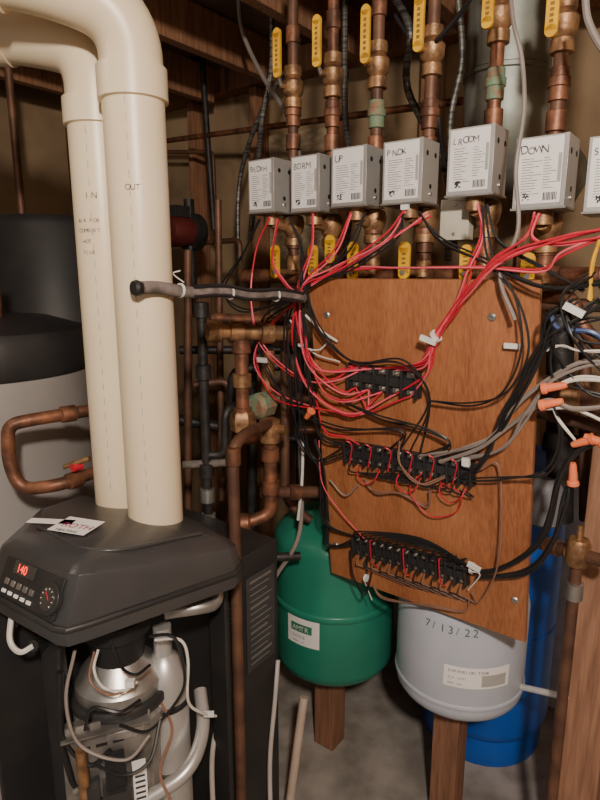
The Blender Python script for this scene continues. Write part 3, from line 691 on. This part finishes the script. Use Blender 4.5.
bundle(b,[(475,480,.02),(510,478,.03),(545,470,.04),(560,440,.05),(555,405,.05)],2,KK,ja=.006,start=t2d[9:11])
bundle(b,[(330,545,.02),(327,520,.02),(322,470,.03),(315,440,.03)],3,KK,ja=.006,start=t3u[0:3])
bundle(b,[(365,595,.02),(352,575,.03),(350,550,.02)],2,KK,ja=.003,start=t3d[1:3])
for i in range(0,13):
    q=t3d[i]; e_=term[2][1]
    b.tube(smooth([q,q+bn*.016-e_*.018,q+bn*.006-e_*.028+bx*.01,PB(405+i*6,585+i*1.6,.006)],6),.0018,m_bwire if i%2 else m_brw,6)
for i in range(0,13):
    q=t3u[i]; e_=term[2][1]; b.tube(smooth([q,q+bn*.014+e_*.014,q+bn*.012+e_*.03+bx*.02,PB(420+i*3,538+i*2,.012),PB(470,566,.02)],6),.0020,m_bwire,6)
for i in range(0,12):
    q=t2d[i]; e_=term[1][1]; b.tube(smooth([q,q+bn*.014-e_*.014,q+bn*.010-e_*.02+bx*.02,PB(400+i*6,474+i*1.6,.014)],6),.0020,m_bwire,6)
b.finish(wr)
b=B("grey_wires")
bundle(b,[(600,355,.04),(560,372,.04),(520,400,.04),(495,435,.03),(468,448,.03)],2,m_gwire,.0035,ja=.005,end=t2u[7:9])
bundle(b,[(612,405,.05),(575,410,.05),(545,402,.05),(510,425,.04),(480,448,.03),(440,462,.02)],2,m_gwire,.0040,ja=.005)
bundle(b,[(620,362,.05),(580,365,.05),(548,385,.05),(525,418,.04),(500,450,.03)],2,m_gwire,.0030,ja=.005,end=t2u[9:11])
bundle(b,[(365,478,.01),(375,492,.02),(400,492,.02),(425,505,.02),(430,490,.02)],2,m_brw,.002,ja=.006)
bundle(b,[(372,585,.01),(385,600,.02),(430,606,.02),(462,612,.015),(470,600,.01)],2,m_brw,.002,ja=.005)
bundle(b,[(400,440,.02),(400,465,.03),(420,485,.03),(445,478,.02)],2,m_brw,.002,ja=.005)
bundle(b,[(330,480,.02),(345,495,.02),(358,485,.02)],1,m_gwire,.002,ja=.002)
bundle(b,[(480,470,.02),(500,470,.02),(498,560,.03),(480,600,.02),(472,592,.02)],1,m_brw,.002,ja=.002)
b.finish(wr)
b=B("white_wires")
bundle(b,[(290,320,.03),(312,352,.02),(340,362,.02)],1,m_wwire,.002,ja=.002)
bundle(b,[(305,315,.02),(322,330,.01),(338,342,.01)],1,m_wwire,.003,ja=.002)
bundle(b,[(556,385,.05),(580,378,.05),(620,382,.05)],2,m_wwire,.003,ja=.003)
bundle(b,[(545,408,.05),(575,408,.05),(620,430,.05)],1,m_wwire,.003,ja=.003)
bundle(b,[(600,240,.05),(592,265,.05),(590,300,.05)],2,m_yel,.003,ja=.003)
bundle(b,[(550,310,.05),(560,330,.06),(590,332,.06),(610,345,.05)],1,m_blw,.004,ja=.003)
bundle(b,[(575,440,.05),(560,420,.05),(552,408,.05)],2,m_wwire,.002,ja=.003)
bundle(b,[(545,350,.05),(560,345,.05),(580,352,.06),(615,350,.05)],2,m_wwire,.002,ja=.004)
b.finish(wr)
b=B("zip_ties")
def tie(px,py,off,d,r=.011,tail=None):
    c=PB(px,py,off); b.tube([c-d*.003,c+d*.003],r,m_wplast,14)
    if tail: b.tube(smooth([c+bn*r,PB(*tail[0]),PB(*tail[1])],5),.0016,m_wplast,5)
tie(303,345,.035,Z,.013,((318,350,.03),(330,340,.02)))
tie(436,336,.03,(bx-bd*.9).normalized(),.014)
b.box(PB(428,340,.042),(.035,.006,.011),m_wplast,((bx+bd*.3).normalized(),bn,(bd-bx*.3).normalized()))
tie(472,568,.02,bx,.013,((480,575,.03),(468,590,.02)))
b.box(PB(474,567,.035),(.03,.006,.012),m_wplast,((bx+bd*.3).normalized(),bn,(bd-bx*.3).normalized()))
tie(366,578,.02,bx,.010,((368,590,.01),(372,600,.0)))
b.box(PB(512,346,.012),(.03,.004,.010),m_wplast,(bx,bn,bd)); b.box(PB(466,462,.025),(.016,.008,.018),m_wplast,(bx,bn,bd))
b.box(PB(262,360,.03),(.03,.006,.012),m_wplast,(bx,bn,bd))
b.box(PB(574,310,.07),(.035,.006,.012),m_wplast,((bx+bd*.5).normalized(),bn,(bd-bx*.5).normalized()))
b.box(PB(405,207,-.02),(.016,.008,.01),m_wplast,(bx,bn,bd))
b.finish(wr)
b=B("wire_nuts")
for (x0,y0,x1,y1) in ((567,385,540,389),(563,401,538,406),(572,445,596,438),(573,463,573,487),(306,418,312,410),(584,436,606,444)):
    p=PB(x0,y0,.055); q=PB(x1,y1,.055); d=(q-p); L=d.length*.9; d.normalize()
    b.lathe(p,[(.005,0),(.0065,L*.15),(.008,L*.8),(.0105,L*.86),(.011,L),(.006,L)],m_or,d,12)
b.finish(wr)
# ---------------------------------------------------------------- light
def pt(name,loc,e,c,r):
    l=bpy.data.lights.new(name,'POINT'); l.energy=e; l.color=c; l.shadow_soft_size=r
    o=bpy.data.objects.new(name,l); o.location=loc; bpy.context.collection.objects.link(o)
pt("ceiling_bulb",(.12,-.55,2.15),165,(1,.89,.76),.06)
pt("left_fill_light",(-1.0,.9,2.2),10,(1,.84,.66),.1)  # weak warm fill light, high on the left
w=bpy.data.worlds.new("world"); bpy.context.scene.world=w; w.use_nodes=True
w.node_tree.nodes["Background"].inputs[0].default_value=(1,.92,.84,1); w.node_tree.nodes["Background"].inputs[1].default_value=.25
